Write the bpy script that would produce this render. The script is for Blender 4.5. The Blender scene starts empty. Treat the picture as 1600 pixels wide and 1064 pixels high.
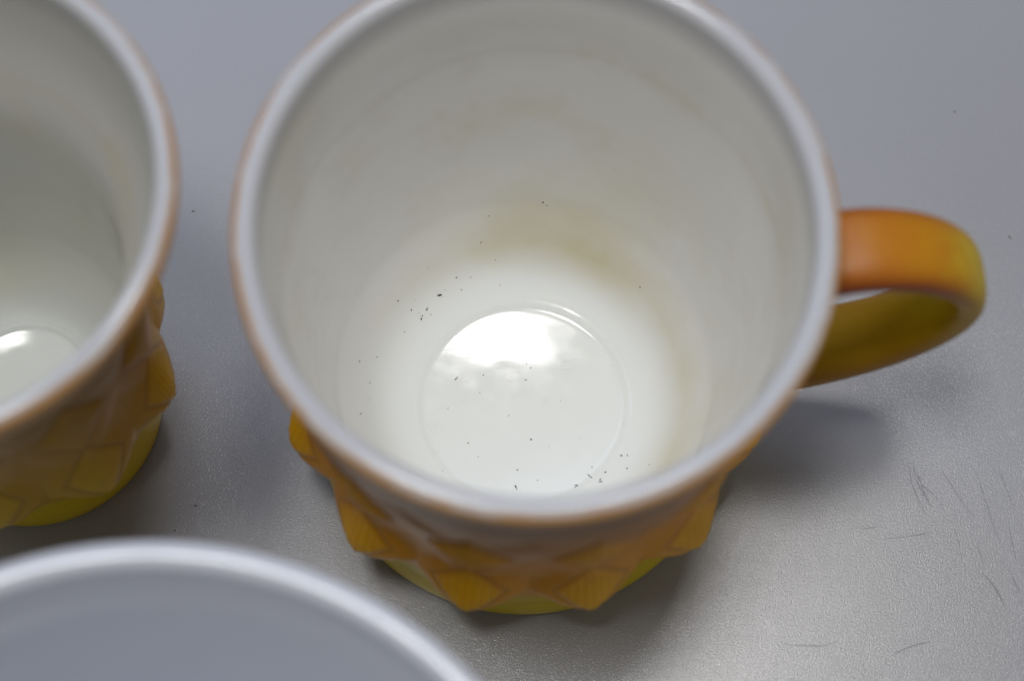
import bpy, math, random
from mathutils import Vector, Matrix
random.seed(7)
CM = 0.01
scene = bpy.context.scene
COL = scene.collection

# ---------------------------------------------------------------- camera
cd = bpy.data.cameras.new('camera'); cam = bpy.data.objects.new('camera', cd); COL.objects.link(cam)
EL, DIST, ROLL = 1.2416, 32.9553, 0.057
fw = Vector((0, math.cos(EL), -math.sin(EL))); rt = Vector((1, 0, 0)); up = rt.cross(fw)
r2 = rt*math.cos(ROLL) + up*math.sin(ROLL); u2 = up*math.cos(ROLL) - rt*math.sin(ROLL)
loc = (Vector((-0.2372, 0, 4.0)) - fw*DIST)*CM
M = Matrix((( r2.x, u2.x, -fw.x, loc.x), (r2.y, u2.y, -fw.y, loc.y), (r2.z, u2.z, -fw.z, loc.z), (0, 0, 0, 1)))
cam.matrix_world = M
cd.sensor_width = 23.6; cd.lens = 3400/1600*23.6
cd.clip_start = 0.01; cd.clip_end = 50
cd.dof.use_dof = True; cd.dof.focus_distance = 0.3625; cd.dof.aperture_fstop = 6.0
cd.dof.aperture_blades = 0
scene.camera = cam

# ---------------------------------------------------------------- light
world = bpy.data.worlds.new('World'); scene.world = world; world.use_nodes = True
bg = world.node_tree.nodes['Background']
bg.inputs[0].default_value = (1.0, 0.95, 0.85, 1); bg.inputs[1].default_value = 0.215

def area(name, el, az, dist, sx, sy, power, color, target=(0, 0, 0.03)):
    l = bpy.data.lights.new(name, 'AREA'); l.shape = 'RECTANGLE'; l.size = sx; l.size_y = sy
    l.energy = power; l.color = color
    o = bpy.data.objects.new(name, l); COL.objects.link(o)
    d = Vector((math.cos(el)*math.cos(az), math.cos(el)*math.sin(az), math.sin(el)))
    o.location = Vector(target) + d*dist
    o.rotation_euler = d.to_track_quat('Z', 'Y').to_euler()
    return o
R = math.radians
area('ceiling_panel', R(82), R(195), 1.3, 0.24, 0.20, 6.2, (1.0, 0.985, 0.95))
area('ceiling_lamp', R(78.2), R(87), 1.3, 0.075, 0.05, 0.7, (1.0, 0.985, 0.96))
area('second_ceiling_lamp', R(79.5), R(60), 1.3, 0.15, 0.15, 2.9, (1.0, 0.98, 0.96))
area('window_light', R(52), R(112), 1.5, 1.3, 0.8, 6.6, (0.55, 0.68, 1.0))

vs = scene.view_settings
vs.view_transform = 'Standard'; vs.look = 'None'; vs.exposure = -0.02; vs.gamma = 1; vs.use_curve_mapping = False
scene.cycles.use_denoising = True; scene.cycles.sample_clamp_indirect = 3.0
scene.cycles.max_bounces = 10

# ---------------------------------------------------------------- helpers
def mesh_obj(name, verts, faces, mat, parent=None, smooth=True, attrs=None):
    me = bpy.data.meshes.new(name)
    me.from_pydata([tuple(c*CM for c in v) for v in verts], [], faces)
    if smooth: me.polygons.foreach_set('use_smooth', [True]*len(me.polygons))
    for k, vals in (attrs or {}).items():
        a = me.attributes.new(k, 'FLOAT', 'POINT'); a.data.foreach_set('value', vals)
    me.materials.append(mat)
    me.update()
    o = bpy.data.objects.new(name, me); COL.objects.link(o)
    if parent: o.parent = parent
    return o

def lathe_data(prof, n=160):
    v, f = [], []
    for r, z in prof:
        for i in range(n):
            a = 2*math.pi*i/n
            v.append((r*math.cos(a), r*math.sin(a), z))
    for k in range(len(prof)-1):
        for i in range(n):
            j = (i+1) % n
            f.append((k*n+i, k*n+j, (k+1)*n+j, (k+1)*n+i))
    return v, f

def interp(pts, x):
    if x <= pts[0][0]: return pts[0][1]
    for (a, b), (c, d) in zip(pts, pts[1:]):
        if x <= c:
            return b + (d-b)*(x-a)/(c-a)
    return pts[-1][1]

def spline(pts, n):
    """Catmull-Rom through 2D/3D points, n samples per span"""
    out = []
    P = [pts[0]] + list(pts) + [pts[-1]]
    for i in range(1, len(P)-2):
        for k in range(n):
            t = k/n
            out.append(tuple(0.5*((2*b) + (c-a)*t + (2*a-5*b+4*c-d)*t*t + (3*b-a-3*c+d)*t**3)
                             for a, b, c, d in zip(P[i-1], P[i], P[i+1], P[i+2])))
    out.append(tuple(pts[-1]))
    return out

class NT:
    def __init__(self, name):
        self.m = bpy.data.materials.new(name); self.m.use_nodes = True
        self.t = self.m.node_tree; self.b = self.t.nodes['Principled BSDF']
    def n(self, typ, **kw):
        nd = self.t.nodes.new(typ)
        for k, v in kw.items():
            if k in nd.inputs.keys(): nd.inputs[k].default_value = v
            else: setattr(nd, k, v)
        return nd
    def l(self, a, b): self.t.links.new(a, b)
    def ramp(self, fac, stops):
        nd = self.n('ShaderNodeValToRGB'); e = nd.color_ramp.elements
        while len(e) < len(stops): e.new(0.5)
        for x, (p, c) in zip(e, stops): x.position = p; x.color = (*c, 1) if len(c) == 3 else c
        if fac: self.l(fac, nd.inputs[0])
        return nd.outputs[0]
    def mix(self, fac, a, b):
        nd = self.n('ShaderNodeMix', data_type='RGBA')
        for s, x in ((nd.inputs[0], fac), (nd.inputs[6], a), (nd.inputs[7], b)):
            if isinstance(x, bpy.types.NodeSocket): self.l(x, s)
            else: s.default_value = x if not isinstance(x, tuple) or len(x) == 4 else (*x, 1)
        return nd.outputs[2]
    def math(self, op, a, b=0.0):
        nd = self.n('ShaderNodeMath', operation=op)
        for s, x in ((nd.inputs[0], a), (nd.inputs[1], b)):
            if isinstance(x, bpy.types.NodeSocket): self.l(x, s)
            else: s.default_value = x
        return nd.outputs[0]
    def noise(self, vec, scale, detail=3, rough=0.5):
        nd = self.n('ShaderNodeTexNoise'); nd.inputs['Scale'].default_value = scale
        nd.inputs['Detail'].default_value = detail; nd.inputs['Roughness'].default_value = rough
        if vec: self.l(vec, nd.inputs['Vector'])
        return nd.outputs['Fac']

# ---------------------------------------------------------------- materials
def mat_table():
    t = NT('grained_laminate'); co = t.n('ShaderNodeTexCoord').outputs['Object']
    big = t.noise(co, 9, 3)
    col = t.ramp(big, [(0.3, (0.285, 0.290, 0.312)), (0.7, (0.310, 0.315, 0.338))])
    g1 = t.noise(co, 4200, 2, 0.5)
    g2 = t.noise(co, 1900, 1, 0.5)
    gr = t.ramp(g1, [(0.33, (0.92,)*3), (0.67, (1.08,)*3)])
    mu = t.n('ShaderNodeMix', data_type='RGBA', blend_type='MULTIPLY'); mu.inputs[0].default_value = 1.0
    t.l(col, mu.inputs[6]); t.l(gr, mu.inputs[7]); t.l(mu.outputs[2], t.b.inputs['Base Color'])
    h = t.math('ADD', g1, t.math('MULTIPLY', g2, 0.25))
    bp = t.n('ShaderNodeBump'); bp.inputs['Strength'].default_value = 0.55; bp.inputs['Distance'].default_value = 0.00006
    t.l(h, bp.inputs['Height']); t.l(bp.outputs[0], t.b.inputs['Normal'])
    t.b.inputs['Roughness'].default_value = 0.19
    t.b.inputs['IOR'].default_value = 1.55
    return t.m

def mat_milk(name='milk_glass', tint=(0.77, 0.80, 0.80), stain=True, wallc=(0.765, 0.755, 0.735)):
    t = NT(name); co = t.n('ShaderNodeTexCoord').outputs['Object']
    sep = t.n('ShaderNodeSeparateXYZ'); t.l(co, sep.inputs[0])
    col = tint
    if stain:
        # tea stain left as an uneven ring where the wall meets the bowl
        z = t.math('MULTIPLY', sep.outputs[2], 10.0)          # 0..0.88
        ring = t.ramp(z, [(0.10, (0, 0, 0)), (0.15, (1, 1, 1)), (0.28, (0.45,)*3), (0.75, (0.2,)*3), (0.80, (0, 0, 0))])
        nz = t.ramp(t.noise(co, 38, 4), [(0.35, (0.1,)*3), (0.72, (1, 1, 1))])
        side = t.ramp(t.math('ADD', t.math('MULTIPLY', t.math('ADD', sep.outputs[0], t.math('MULTIPLY', sep.outputs[1], 0.9)), 14.0), 0.45), [(0.1, (0.06,)*3), (0.95, (1, 1, 1))])
        f = t.math('MULTIPLY', t.math('MULTIPLY', t.math('MULTIPLY', ring, nz), side), 0.95)
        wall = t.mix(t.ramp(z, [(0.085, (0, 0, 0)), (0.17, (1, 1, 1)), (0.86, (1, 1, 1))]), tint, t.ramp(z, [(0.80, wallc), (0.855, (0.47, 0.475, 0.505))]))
        # faint cream blotches and tide marks on the wall
        bl = t.ramp(t.noise(co, 55, 5, 0.6), [(0.48, (0, 0, 0)), (0.62, (1, 1, 1))])
        up_ = t.ramp(z, [(0.20, (0, 0, 0)), (0.34, (0.5,)*3), (0.66, (1, 1, 1)), (0.80, (0, 0, 0))])
        wall = t.mix(t.math('MULTIPLY', t.math('MULTIPLY', bl, up_), 0.32), wall, (0.60, 0.50, 0.33))
        tide = t.ramp(t.math('ADD', z, t.math('MULTIPLY', t.math('SUBTRACT', t.noise(co, 70, 4), 0.5), 0.05)), [(0.655, (0, 0, 0)), (0.668, (1, 1, 1)), (0.69, (0, 0, 0))])
        wall = t.mix(t.math('MULTIPLY', tide, 0.18), wall, (0.55, 0.46, 0.30))
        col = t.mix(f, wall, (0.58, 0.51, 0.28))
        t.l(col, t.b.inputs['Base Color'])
    else:
        t.b.inputs['Base Color'].default_value = (*tint, 1)
    t.b.inputs['Roughness'].default_value = 0.10
    t.b.inputs['IOR'].default_value = 1.5
    t.b.inputs['Subsurface Weight'].default_value = 0.35
    t.b.inputs['Subsurface Radius'].default_value = (1.0, 0.97, 0.9)
    t.b.inputs['Subsurface Scale'].default_value = 0.004
    rg = t.noise(co, 250, 4)
    if stain:
        worn = t.ramp(z, [(0.083, (0.03,)*3), (0.090, (0, 0, 0)), (0.83, (0, 0, 0)), (0.86, (0.06,)*3)])
        t.l(t.math('ADD', t.ramp(rg, [(0.4, (0.045,)*3), (0.75, (0.14,)*3)]), worn), t.b.inputs['Roughness'])
    else:
        t.l(t.ramp(rg, [(0.4, (0.18,)*3), (0.75, (0.26,)*3)]), t.b.inputs['Roughness'])
    wv = t.noise(co, 60, 2)
    if stain: wv = t.math('MULTIPLY', wv, t.ramp(z, [(0.085, (0.25,)*3), (0.22, (1, 1, 1)), (0.80, (1, 1, 1)), (0.85, (0.2,)*3)]))
    bp = t.n('ShaderNodeBump'); bp.inputs['Strength'].default_value = 0.4; bp.inputs['Distance'].default_value = 0.0008
    t.l(wv, bp.inputs['Height']); t.l(bp.outputs[0], t.b.inputs['Normal'])
    return t.m

def mat_coating(name, low, mid, top, pan_low, pan_hi, foot):
    t = NT(name); co = t.n('ShaderNodeTexCoord').outputs['Object']
    sep = t.n('ShaderNodeSeparateXYZ'); t.l(co, sep.inputs[0])
    wob = t.math('MULTIPLY', t.math('SUBTRACT', t.noise(co, 60, 4), 0.5), 0.05)
    z0 = t.math('MULTIPLY', sep.outputs[2], 10.0)
    z = t.math('ADD', z0, wob)
    col = t.ramp(z, [(0.125, foot), (0.15, low), (0.38, mid), (0.62, tuple(0.5*(a+b) for a, b in zip(mid, top))), (0.79, top), (0.855, (0.52, 0.28, 0.10))])  # top: brown deepened with painted-in shade beneath the flared lip
    a = t.n('ShaderNodeAttribute'); a.attribute_name = 'panel'
    hi = t.ramp(z, [(0.15, pan_low), (0.45, pan_hi)])
    mott = t.ramp(t.noise(co, 420, 3), [(0.35, (0.55,)*3), (0.65, (1.0,)*3)])
    dk = t.mix(t.math('MULTIPLY', a.outputs['Fac'], -1.0), col, (0.17, 0.065, 0.006))
    c2 = t.mix(t.math('MULTIPLY', a.outputs['Fac'], mott), dk, hi)
    # the colour is brushed thin and uneven along the very lip
    lipn = t.math('ADD', z0, t.math('MULTIPLY', t.math('SUBTRACT', t.noise(co, 130, 4), 0.5), 0.022))
    c3 = t.mix(t.ramp(lipn, [(0.8750, (0, 0, 0)), (0.8780, (1, 1, 1))]), c2, (0.66, 0.64, 0.62))
    t.l(c3, t.b.inputs['Base Color'])
    t.b.inputs['Roughness'].default_value = 0.32; t.b.inputs['Specular IOR Level'].default_value = 0.2
    bp = t.n('ShaderNodeBump'); bp.inputs['Strength'].default_value = 0.3; bp.inputs['Distance'].default_value = 0.00008
    t.l(t.noise(co, 300, 3), bp.inputs['Height']); t.l(bp.outputs[0], t.b.inputs['Normal'])
    return t.m

def mat_handle():
    t = NT('fired_on_handle'); co = t.n('ShaderNodeTexCoord').outputs['Object']
    a = t.n('ShaderNodeAttribute'); a.attribute_name = 'along'
    wob = t.math('MULTIPLY', t.math('SUBTRACT', t.noise(co, 140, 5, 0.6), 0.5), 0.22)
    f = t.math('ADD', a.outputs['Fac'], wob)
    col = t.ramp(f, [(0.0, (0.34, 0.10, 0.004)), (0.16, (0.42, 0.14, 0.003)), (0.30, (0.46, 0.20, 0.004)),
                     (0.40, (0.54, 0.40, 0.006)), (0.70, (0.32, 0.19, 0.002)), (1.0, (0.34, 0.20, 0.002))])  # lower arm: its shade painted in as a darker olive
    e = t.n('ShaderNodeAttribute'); e.attribute_name = 'edge'
    ef = t.math('MULTIPLY', e.outputs['Fac'], t.ramp(a.outputs['Fac'], [(0.25, (1.0,)*3), (0.45, (0.35,)*3)]))
    t.l(t.mix(ef, col, (0.24, 0.045, 0.006)), t.b.inputs['Base Color'])
    t.b.inputs['Roughness'].default_value = 0.45; t.b.inputs['Specular IOR Level'].default_value = 0.35
    bp = t.n('ShaderNodeBump'); bp.inputs['Strength'].default_value = 0.25; bp.inputs['Distance'].default_value = 0.0003
    t.l(t.noise(co, 500, 3), bp.inputs['Height']); t.l(bp.outputs[0], t.b.inputs['Normal'])
    return t.m

def mat_plain(name, c, rough=0.6):
    t = NT(name); co = t.n('ShaderNodeTexCoord').outputs['Object']
    k = t.noise(co, 400, 2)
    t.l(t.mix(k, tuple(x*0.75 for x in c), tuple(min(1, x*1.25) for x in c)), t.b.inputs['Base Color'])
    t.b.inputs['Roughness'].default_value = rough
    return t.m

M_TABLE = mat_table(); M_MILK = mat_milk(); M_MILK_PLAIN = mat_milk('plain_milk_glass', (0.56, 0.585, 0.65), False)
M_MILK2 = mat_milk('darker_milk_glass', (0.60, 0.63, 0.62), True, (0.60, 0.60, 0.57))  # same milk glass in a darker tint, for the left mug
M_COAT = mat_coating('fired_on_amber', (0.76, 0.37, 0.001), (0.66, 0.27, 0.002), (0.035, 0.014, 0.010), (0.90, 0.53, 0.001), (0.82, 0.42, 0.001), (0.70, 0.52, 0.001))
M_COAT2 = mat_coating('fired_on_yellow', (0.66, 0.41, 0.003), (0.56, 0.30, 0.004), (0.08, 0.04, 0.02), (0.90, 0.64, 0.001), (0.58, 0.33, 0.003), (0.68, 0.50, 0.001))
M_HANDLE = mat_handle()
M_SPECK = mat_plain('dark_dust', (0.03, 0.026, 0.022)); M_SCUFF = mat_plain('scuffed_laminate', (0.215, 0.217, 0.23), 0.5)
M_SCRATCH = mat_plain('scratched_glass', (0.95, 0.95, 0.95), 0.35)

# ---------------------------------------------------------------- table
tb = mesh_obj('tabletop', *(lambda s, h: ([(-s, -s, -h), (s, -s, -h), (s, s, -h), (-s, s, -h), (-s, -s, 0), (s, -s, 0), (s, s, 0), (-s, s, 0)],
      [(0, 3, 2, 1), (4, 5, 6, 7), (0, 1, 5, 4), (1, 2, 6, 5), (2, 3, 7, 6), (3, 0, 4, 7)]))(60, 2.5), M_TABLE, smooth=False)
tb['kind'] = 'structure'; tb['label'] = 'grey table top with fine pebbled grain'
SCUFFS = [[(6.56, -0.34), (6.57, -0.63), (6.64, -0.89), (6.85, -1.34)], [(6.61, -0.38), (6.66, -0.67), (6.81, -0.97), (6.94, -1.16)],
    [(6.64, -0.49), (6.75, -0.75), (6.94, -0.92), (7.11, -1.11)], [(6.71, -0.62), (6.79, -0.88), (6.9, -1.12)],
    [(7.11, -0.51), (7.32, -0.85), (7.51, -1.13), (7.62, -1.25)], [(7.67, -0.48), (7.82, -0.96), (7.96, -1.43), (8.06, -1.69)],
    [(8.21, -1.37), (8.26, -1.67), (8.32, -1.97)], [(7.67, -1.77), (7.76, -2.01)], [(7.75, -2.22), (7.94, -2.43), (8.12, -2.76)],
    [(5.74, -1.6), (6.04, -1.53)], [(6.08, -1.75), (6.42, -1.69), (6.76, -1.62), (6.93, -1.56)],
    [(4.45, -3.6), (4.87, -3.6), (5.16, -3.58), (5.35, -3.49)], [(6.29, -3.65), (6.58, -3.51), (6.88, -3.42)],
    [(8.06, -0.39), (8.18, -0.76), (8.31, -1.06)], [(8.24, -2.24), (8.38, -2.53)], [(7.28, -1.43), (7.37, -1.73), (7.42, -2.07)]]
WID = [.012, .011, .010, .010, .008, .008, .010, .009, .022, .008, .009, .008, .013, .007, .012, .007]
for path, wd in zip(SCUFFS, WID):
    pts = spline([(*p, 0.0) for p in path], 6); v, f = [], []
    for i, p in enumerate(pts):
        a = Vector(pts[max(0, i-1)]); b = Vector(pts[min(len(pts)-1, i+1)]); d = (b-a).normalized()
        w = wd*math.sin(math.pi*(0.06+0.88*i/(len(pts)-1)))*random.uniform(.6, 1.2); nx, ny = -d.y, d.x
        v += [(p[0]+nx*w, p[1]+ny*w, 0.004), (p[0], p[1], 0.0055), (p[0]-nx*w, p[1]-ny*w, 0.004)]
        if i: k = 3*i; f += [(k-3, k-2, k+1, k), (k-2, k-1, k+2, k+1)]
    mesh_obj('scuff_mark', v, f, M_SCUFF, tb)

# ---------------------------------------------------------------- patterned mug
H, RL, LR = 8.8, 3.83, 0.17          # height, lip centre radius, lip half thickness
INNER = [(3.645, 8.45), (3.61, 8.0), (3.56, 7.3), (3.50, 6.5), (3.42, 5.8), (3.33, 5.0), (3.22, 4.1), (3.10, 3.2),
         (3.0, 2.55), (2.95, 2.3), (2.885, 2.12), (2.79, 1.90), (2.62, 1.55), (2.40, 1.22), (2.10, 1.00), (1.85, .905), (1.80, .888),
         (1.75, .874), (1.70, .852), (1.66, .836), (1.60, .826), (1.5, .817), (1.2, .792), (0.8, .768), (0.4, .754), (0.05, .749), (0.0, .749)]
BASE = [(0.0, 3.34), (0.25, 3.40), (0.6, 3.40), (1.0, 3.36), (1.5, 3.36), (1.9, 3.38), (2.4, 3.41), (3.2, 3.42), (4.5, 3.52), (5.6, 3.62),
        (6.4, 3.68), (7.2, 3.72), (7.9, 3.80), (8.3, 3.93), (8.45, 3.98), (8.6, 4.0)]
PH = math.radians(19); NT_ = 12

def sstep(a, b, x):
    t = max(0.0, min(1.0, (x-a)/(b-a))); return t*t*(3-2*t)

def outer(a, z, n_tip=NT_):
    """radius of the pressed outside at angle a and height z, and whether it is a waffled panel"""
    u = (a-PH)/(2*math.pi/n_tip); du = abs(u-round(u))*2            # 0 at a tip, 1 midway
    r = interp(BASE, z)
    panel = 0.0
    if 1.0 < z < 6.6:
        zl = 1.85 + 0.62*du**1.4                                   # scalloped lower edge
        low = sstep(zl-0.50, zl+0.14, z)
        s = math.exp(-((max(0, z-2.05))/1.25)**2)
        r += low*s*(0.40*max(0, 1.16-math.sqrt(du*du+0.026))**1.1 + 0.05)
        # pillow diamonds above, then shallow smooth lozenges between them
        d3 = max(0.0, 1-du/0.95-abs(z-4.65)/1.25); r += 0.13*sstep(0, .8, d3)
        d5 = max(0.0, 1-(1-du)/0.95-abs(z-5.55)/0.95); r += 0.06*sstep(0, .8, d5)
        d2 = max(0.0, 1-(1-du)/0.9-abs(z-3.4)/1.2); r -= 0.07*sstep(0, .6, d2)
        q1 = 1-du/0.62-abs(z-2.75)/0.95
        q3 = 1-du/0.74-abs(z-4.65)/1.0
        q = max(q1, q3)
        panel = sstep(0.0, .26, q)
        g = math.exp(-((q+0.02)/0.10)**2); r -= 0.022*g           # rounded groove where the colour pools
        if panel > 0:
            p = 0.19
            w = math.sin(2*math.pi*(a*3.8+z)/p/1.41)*math.sin(2*math.pi*(a*3.8-z)/p/1.41)
            r += panel*0.020*w; panel *= 0.66+0.34*w
        panel -= 0.3*g*(1-panel)
    return r, panel

def build_mug(slim_k=1.0, coat=None, foot_k=1.0, glass=None, n_tip=NT_):
    coat = coat or M_COAT
    def slim(z): return 1-(1-slim_k)*(1-sstep(5.6, 8.3, z))-(slim_k-foot_k)*(1-sstep(1.0, 2.0, z))
    root = bpy.data.objects.new('patterned_mug', None); COL.objects.link(root)
    # white glass vessel: plain outside (hidden by the coating), rounded lip, inside
    body_p = [(0.0, .32), (2.6, .35), (2.9, .10), (3.15, .02), (3.25, .06), (3.22, .6), (3.2, 2), (3.30, 4), (3.56, 6), (3.64, 7.5), (3.80, 8.3)]
    lip = [(RL+LR*math.cos(t), H-LR+LR*math.sin(t)) for t in [math.radians(x) for x in range(-10, 181, 12)]]
    v, f = lathe_data([(r*slim(z), z) for r, z in body_p] + lip + [(r*slim(z), z) for r, z in spline(INNER, 3)], 192)
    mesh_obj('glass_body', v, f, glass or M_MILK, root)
    # coloured outside with pressed relief
    prof_l = [(RL+(LR+.006)*math.cos(t), H-LR+(LR+.006)*math.sin(t)) for t in [math.radians(x) for x in (58, 50, 42, 34, 26, 18, 9, 0)]]
    zs = []; z = 8.55
    while z > 0.9: zs.append(z); z -= 0.036 if z < 6.5 else 0.1
    n = 600
    v, f, pan = [], [], []
    rows = 0
    for r, zz in prof_l:
        for i in range(n):
            a = 2*math.pi*i/n; v.append((r*math.cos(a), r*math.sin(a), zz)); pan.append(0.0)
        rows += 1
    for zz in zs:
        for i in range(n):
            a = 2*math.pi*i/n; r, p = outer(a, zz, n_tip); r *= slim(zz); v.append((r*math.cos(a), r*math.sin(a), zz)); pan.append(p)
        rows += 1
    for zz in (0.9,):
        for i in range(n):
            a = 2*math.pi*i/n; v.append((3.28*foot_k*math.cos(a), 3.28*foot_k*math.sin(a), zz)); pan.append(0.0)
        rows += 1
    for k in range(rows-1):
        for i in range(n):
            j = (i+1) % n; f.append((k*n+i, (k+1)*n+i, (k+1)*n+j, k*n+j))
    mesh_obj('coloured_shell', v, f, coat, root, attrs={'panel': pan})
    # foot
    v, f = lathe_data([(3.26, 1.05), (3.355, 1.05), (3.37, .9), (3.40, .6), (3.405, .3), (3.38, .1), (3.31, .0), (3.22, .0), (3.18, .08)], 160); v = [(x*foot_k, y*foot_k, z) for x, y, z in v]
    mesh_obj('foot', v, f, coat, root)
    # handle: rounded strap swept along a D
    path = spline([(3.80, 6.80), (4.15, 6.99), (4.75, 7.08), (5.45, 6.86), (6.02, 6.35), (6.36, 5.65), (6.36, 4.9), (6.08, 4.2), (5.55, 3.55), (4.85, 3.05), (4.2, 2.75), (3.45, 2.55)], 6)
    path = [(r*slim(z) if r < 4.3 else r-(1-slim(z))*4.0, z) for r, z in path]
    ha = math.radians(7); NS = 28
    v, f, al, ed = [], [], [], []
    for i, p in enumerate(path):
        a = path[max(0, i-1)]; b = path[min(len(path)-1, i+1)]
        d = Vector((b[0]-a[0], b[1]-a[1])).normalized(); nx, nz = -d.y, d.x
        t = i/(len(path)-1)
        hw = 0.56 + 0.05*abs(2*t-1)**3 + 0.03*math.sin(t*9); ht = 0.27 + 0.12*abs(2*t-1)**4
        for k in range(NS):
            c = 2*math.pi*k/NS; cs, sn = math.cos(c), math.sin(c); ex = 0.72
            w = hw*math.copysign(abs(cs)**ex, cs); h = ht*math.copysign(abs(sn)**ex, sn)
            rho = p[0]+nx*h; z = p[1]+nz*h
            v.append((rho*math.cos(ha)-w*math.sin(ha), rho*math.sin(ha)+w*math.cos(ha), z))
            al.append(t); ed.append(abs(cs)**2.5)
        if i:
            for k in range(NS):
                j = (k+1) % NS; o = (i-1)*NS; f.append((o+k, o+j, o+NS+j, o+NS+k))
    mesh_obj('handle', v, f, M_HANDLE, root, attrs={'along': al, 'edge': ed})
    return root

mug = build_mug()
mug['label'] = 'amber and yellow diamond patterned mug with its handle in view, centre'
mug['category'] = 'mug'; mug['group'] = 'diamond patterned mugs'

# fine scratches on the glass floor of the mug in view
def floor_z(x, y):
    r = math.hypot(x, y); return interp(sorted((a, b) for a, b in INNER), r)
SCR = [(-0.56, 0.59, 0.02, 0.67), (-0.5, 0.45, -0.07, 0.57), (-0.28, 0.35, 0.03, 0.44), (-0.19, 0.17, -0.03, 0.2), (-0.16, 0.91, 0.2, 0.95), (0.53, 0.6, 0.81, 0.66), (-1.11, 0.28, -0.92, 0.34), (-1.44, -0.22, -0.88, 0.01), (0.31, 0.03, 0.45, 0.12), (0.34, 0.08, 0.41, 0.1), (-1.54, -0.53, -1.33, -0.46), (-1.53, -0.48, -1.4, -0.44), (-1.51, -0.93, -1.38, -0.87), (-1.48, -0.99, -1.32, -0.91), (-1.31, 1.07, -0.93, 1.19), (-1.23, 1.04, -0.88, 1.12), (-1.35, 0.95, -1.06, 1.03), (-1.39, 0.85, -1.15, 0.89), (-1.33, 0.73, -1.14, 0.75), (-1.12, 0.85, -0.86, 0.89), (-1.02, 0.74, -0.81, 0.78), (-1.44, 0.12, -1.15, 0.15), (-0.71, 0.02, -0.62, 0.05), (1.0, -0.33, 1.05, -0.32), (1.31, 1.26, 1.46, 1.07), (1.46, 1.07, 1.56, 0.92), (-1.86, 0.75, -1.82, 0.8), (-1.57, 0.65, -1.33, 0.7), (0.54, 0.75, 0.92, 0.85), (-0.46, 0.64, -0.27, 0.71), (-1.95, -0.0, -1.89, 0.06), (-1.72, 0.38, -1.69, 0.44), (0.34, -0.02, 0.39, -0.0), (0.73, 0.91, 0.87, 0.96)]
v, f = [], []
for x0, y0, x1, y1 in SCR:
    d = Vector((x1-x0, y1-y0)).normalized(); nx, ny = -d.y, d.x; L = math.hypot(x1-x0, y1-y0)
    for rep in range(random.choice((1, 1, 2))):
        off = rep*random.uniform(.02, .045); n = max(3, int(L/.05)); gap = random.random()
        for s in range(n):
            if random.random() < .25: continue
            a0, a1 = s/n, (s+.9)/n
            w = random.uniform(.004, .008); hh = w*random.uniform(.03, .30)
            b = len(v)
            for t in (a0, a1):
                x = x0+(x1-x0)*t+nx*off; y = y0+(y1-y0)*t+ny*off; z = floor_z(x, y)
                v += [(x+nx*w, y+ny*w, z-.001), (x, y, z+hh+.002), (x-nx*w, y-ny*w, z-.001)]
            f += [(b, b+1, b+4, b+3), (b+1, b+2, b+5, b+4)]
sc = mesh_obj('scratch_marks', v, f, M_SCRATCH, mug, smooth=False); sc['kind'] = 'stuff'

# second mug of the pair, its handle turned away
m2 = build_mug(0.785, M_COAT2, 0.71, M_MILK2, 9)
m2.location = (-8.16*CM, -0.26*CM, 0); m2.rotation_euler = (0, 0, math.radians(174)); m2.scale = (.885, .885, 1.08)
m2['category'] = 'mug'; m2['group'] = 'diamond patterned mugs'
m2['label'] = 'yellow diamond patterned mug cut off by the left edge, white inside'

# ---------------------------------------------------------------- plain white cup in front
cup = bpy.data.objects.new('white_cup', None); COL.objects.link(cup)
cup.location = (-4.22*CM, -10.12*CM, 0)
RB, HB, LB = 5.60, 9.0, 0.19
rl = RB-LB
lip = [(rl+LB*math.cos(t), HB-LB+LB*math.sin(t)) for t in [math.radians(x) for x in range(-30, 200, 12)]]
prof = [(2.9, .9), (3.3, 1.0), (4.0, 1.8), (4.6, 3.4), (5.0, 5.6), (5.25, 7.6)] + lip + \
       spline([(5.16, 8.45), (5.10, 8.1), (5.0, 7.74), (4.84, 6.8), (4.5, 5.0), (4.15, 3.2), (3.6, 2.0), (2.7, 1.4), (1.4, 1.2), (0.02, 1.18)], 4)
v, f = lathe_data(prof, 192); mesh_obj('glass_body', v, f, M_MILK_PLAIN, cup)
v, f = lathe_data([(2.0, .95), (2.1, .4), (2.55, .05), (2.75, 0), (2.95, .06), (2.97, .5), (2.92, 1.0)], 128)
mesh_obj('foot', v, f, M_MILK_PLAIN, cup)
cup['label'] = 'wide plain white glass cup in the bottom left corner, only its rim and inside showing'
cup['category'] = 'cup'

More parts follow.
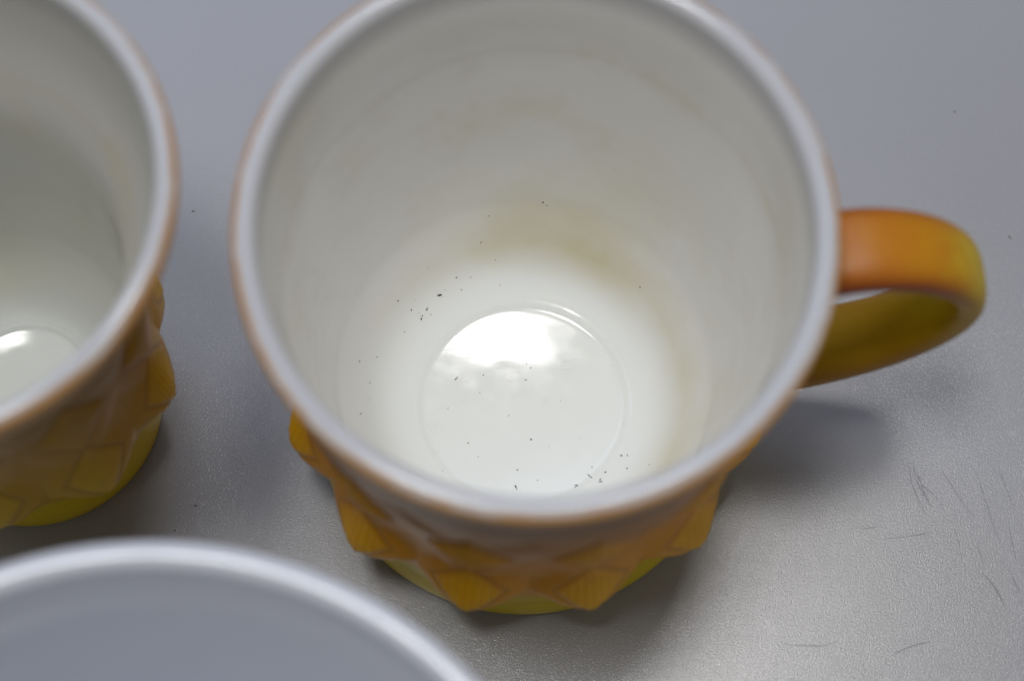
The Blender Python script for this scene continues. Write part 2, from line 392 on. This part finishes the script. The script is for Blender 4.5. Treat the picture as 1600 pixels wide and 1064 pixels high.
# ---------------------------------------------------------------- dark crumbs and dust
SP = [(-1.48, 1.71, 9), (-1.93, 1.39, 5), (-1.76, 1.29, 6), (-1.75, 1.34, 4), (-1.68, 1.45, 5), (-1.67, 1.48, 3), (-2.15, 1.43, 4), (-1.22, 2.01, 4), (-0.99, 2.05, 3), (-0.85, 2.5, 4), (-0.83, 2.51, 3), (-0.59, 2.34, 3), (-1.68, 2.02, 3), (-0.49, 2.0, 3), (1.82, 1.89, 4), (-0.68, 0.47, 4), (-1.13, 0.37, 5), (-1.11, 0.4, 3), (-0.72, 0.16, 3), (0.1, 0.65, 4), (0.03, 0.71, 3), (0.03, 0.43, 4), (-0.61, 1.17, 3), (0.17, -0.59, 5), (-0.86, -0.72, 4), (-1.25, -1.24, 3), (-0.04, -1.42, 5), (-0.02, -1.46, 4), (-0.05, -1.4, 3), (0.95, -1.35, 6), (0.93, -1.38, 4), (1.15, -1.17, 5), (1.18, -1.2, 5), (1.13, -1.15, 3), (1.19, -1.02, 4), (1.33, -1.24, 5), (1.35, -1.28, 5), (1.32, -1.28, 4), (1.41, -1.11, 5), (1.66, -0.82, 5), (1.75, -0.82, 4), (1.75, -1.05, 4), (2.1, -1.02, 3), (-0.03, -1.13, 4), (-0.68, -0.95, 3), (0.31, -1.29, 3), (-0.22, -0.2, 3), (-1.23, -0.15, 3), (-1.88, 1.54, 2), (-1.8, 1.37, 2), (-1.61, 1.39, 3), (-1.4, 1.8, 2), (-1.13, 1.85, 3), (0.14, 2.96, 5), (0.21, 2.94, 4), (-0.73, 2.78, 4), (-2.02, 1.03, 3), (-2.43, 0.49, 3), (-2.68, 0.28, 4), (-2.51, 0.03, 3), (-2.6, -0.58, 4), (-2.49, -0.25, 2), (-1.05, 0.8, 2), (0.62, 0.1, 2), (1.45, 0.74, 2), (1.68, -0.26, 2), (0.97, -0.53, 2), (0.47, -0.7, 2)]
TBL = [(8.32, 3.8, 5), (8.35, 3.77, 4), (7.4, 6.13, 5), (-5.9, 3.4, 6), (-5.33, -1.84, 5), (-5.63, -2.28, 4)]
v, f = [], []
def crumb(x, y, z, s):
    b = len(v); n = 6; e = random.uniform(0, 6.3); st = random.uniform(1, 1.8)
    for k in range(n):
        a = 2*math.pi*k/n; q = s*random.uniform(.7, 1.2)
        px, py = q*st*math.cos(a), q/st*math.sin(a)
        v.append((x+px*math.cos(e)-py*math.sin(e), y+px*math.sin(e)+py*math.cos(e), z-.002))
    v.append((x, y, z+s*.8))
    for k in range(n): f.append((b+k, b+(k+1) % n, b+n))
for x, y, s in SP: crumb(x, y, floor_z(x, y)+.003, s*.0032)
for x, y, s in TBL: crumb(x, y, .003, s*.0036)
du = mesh_obj('dust_specks', v, f, M_SPECK, smooth=False); du['kind'] = 'stuff'
du['label'] = 'tiny dark specks of dust in the mug and on the table'; du['category'] = 'dust'
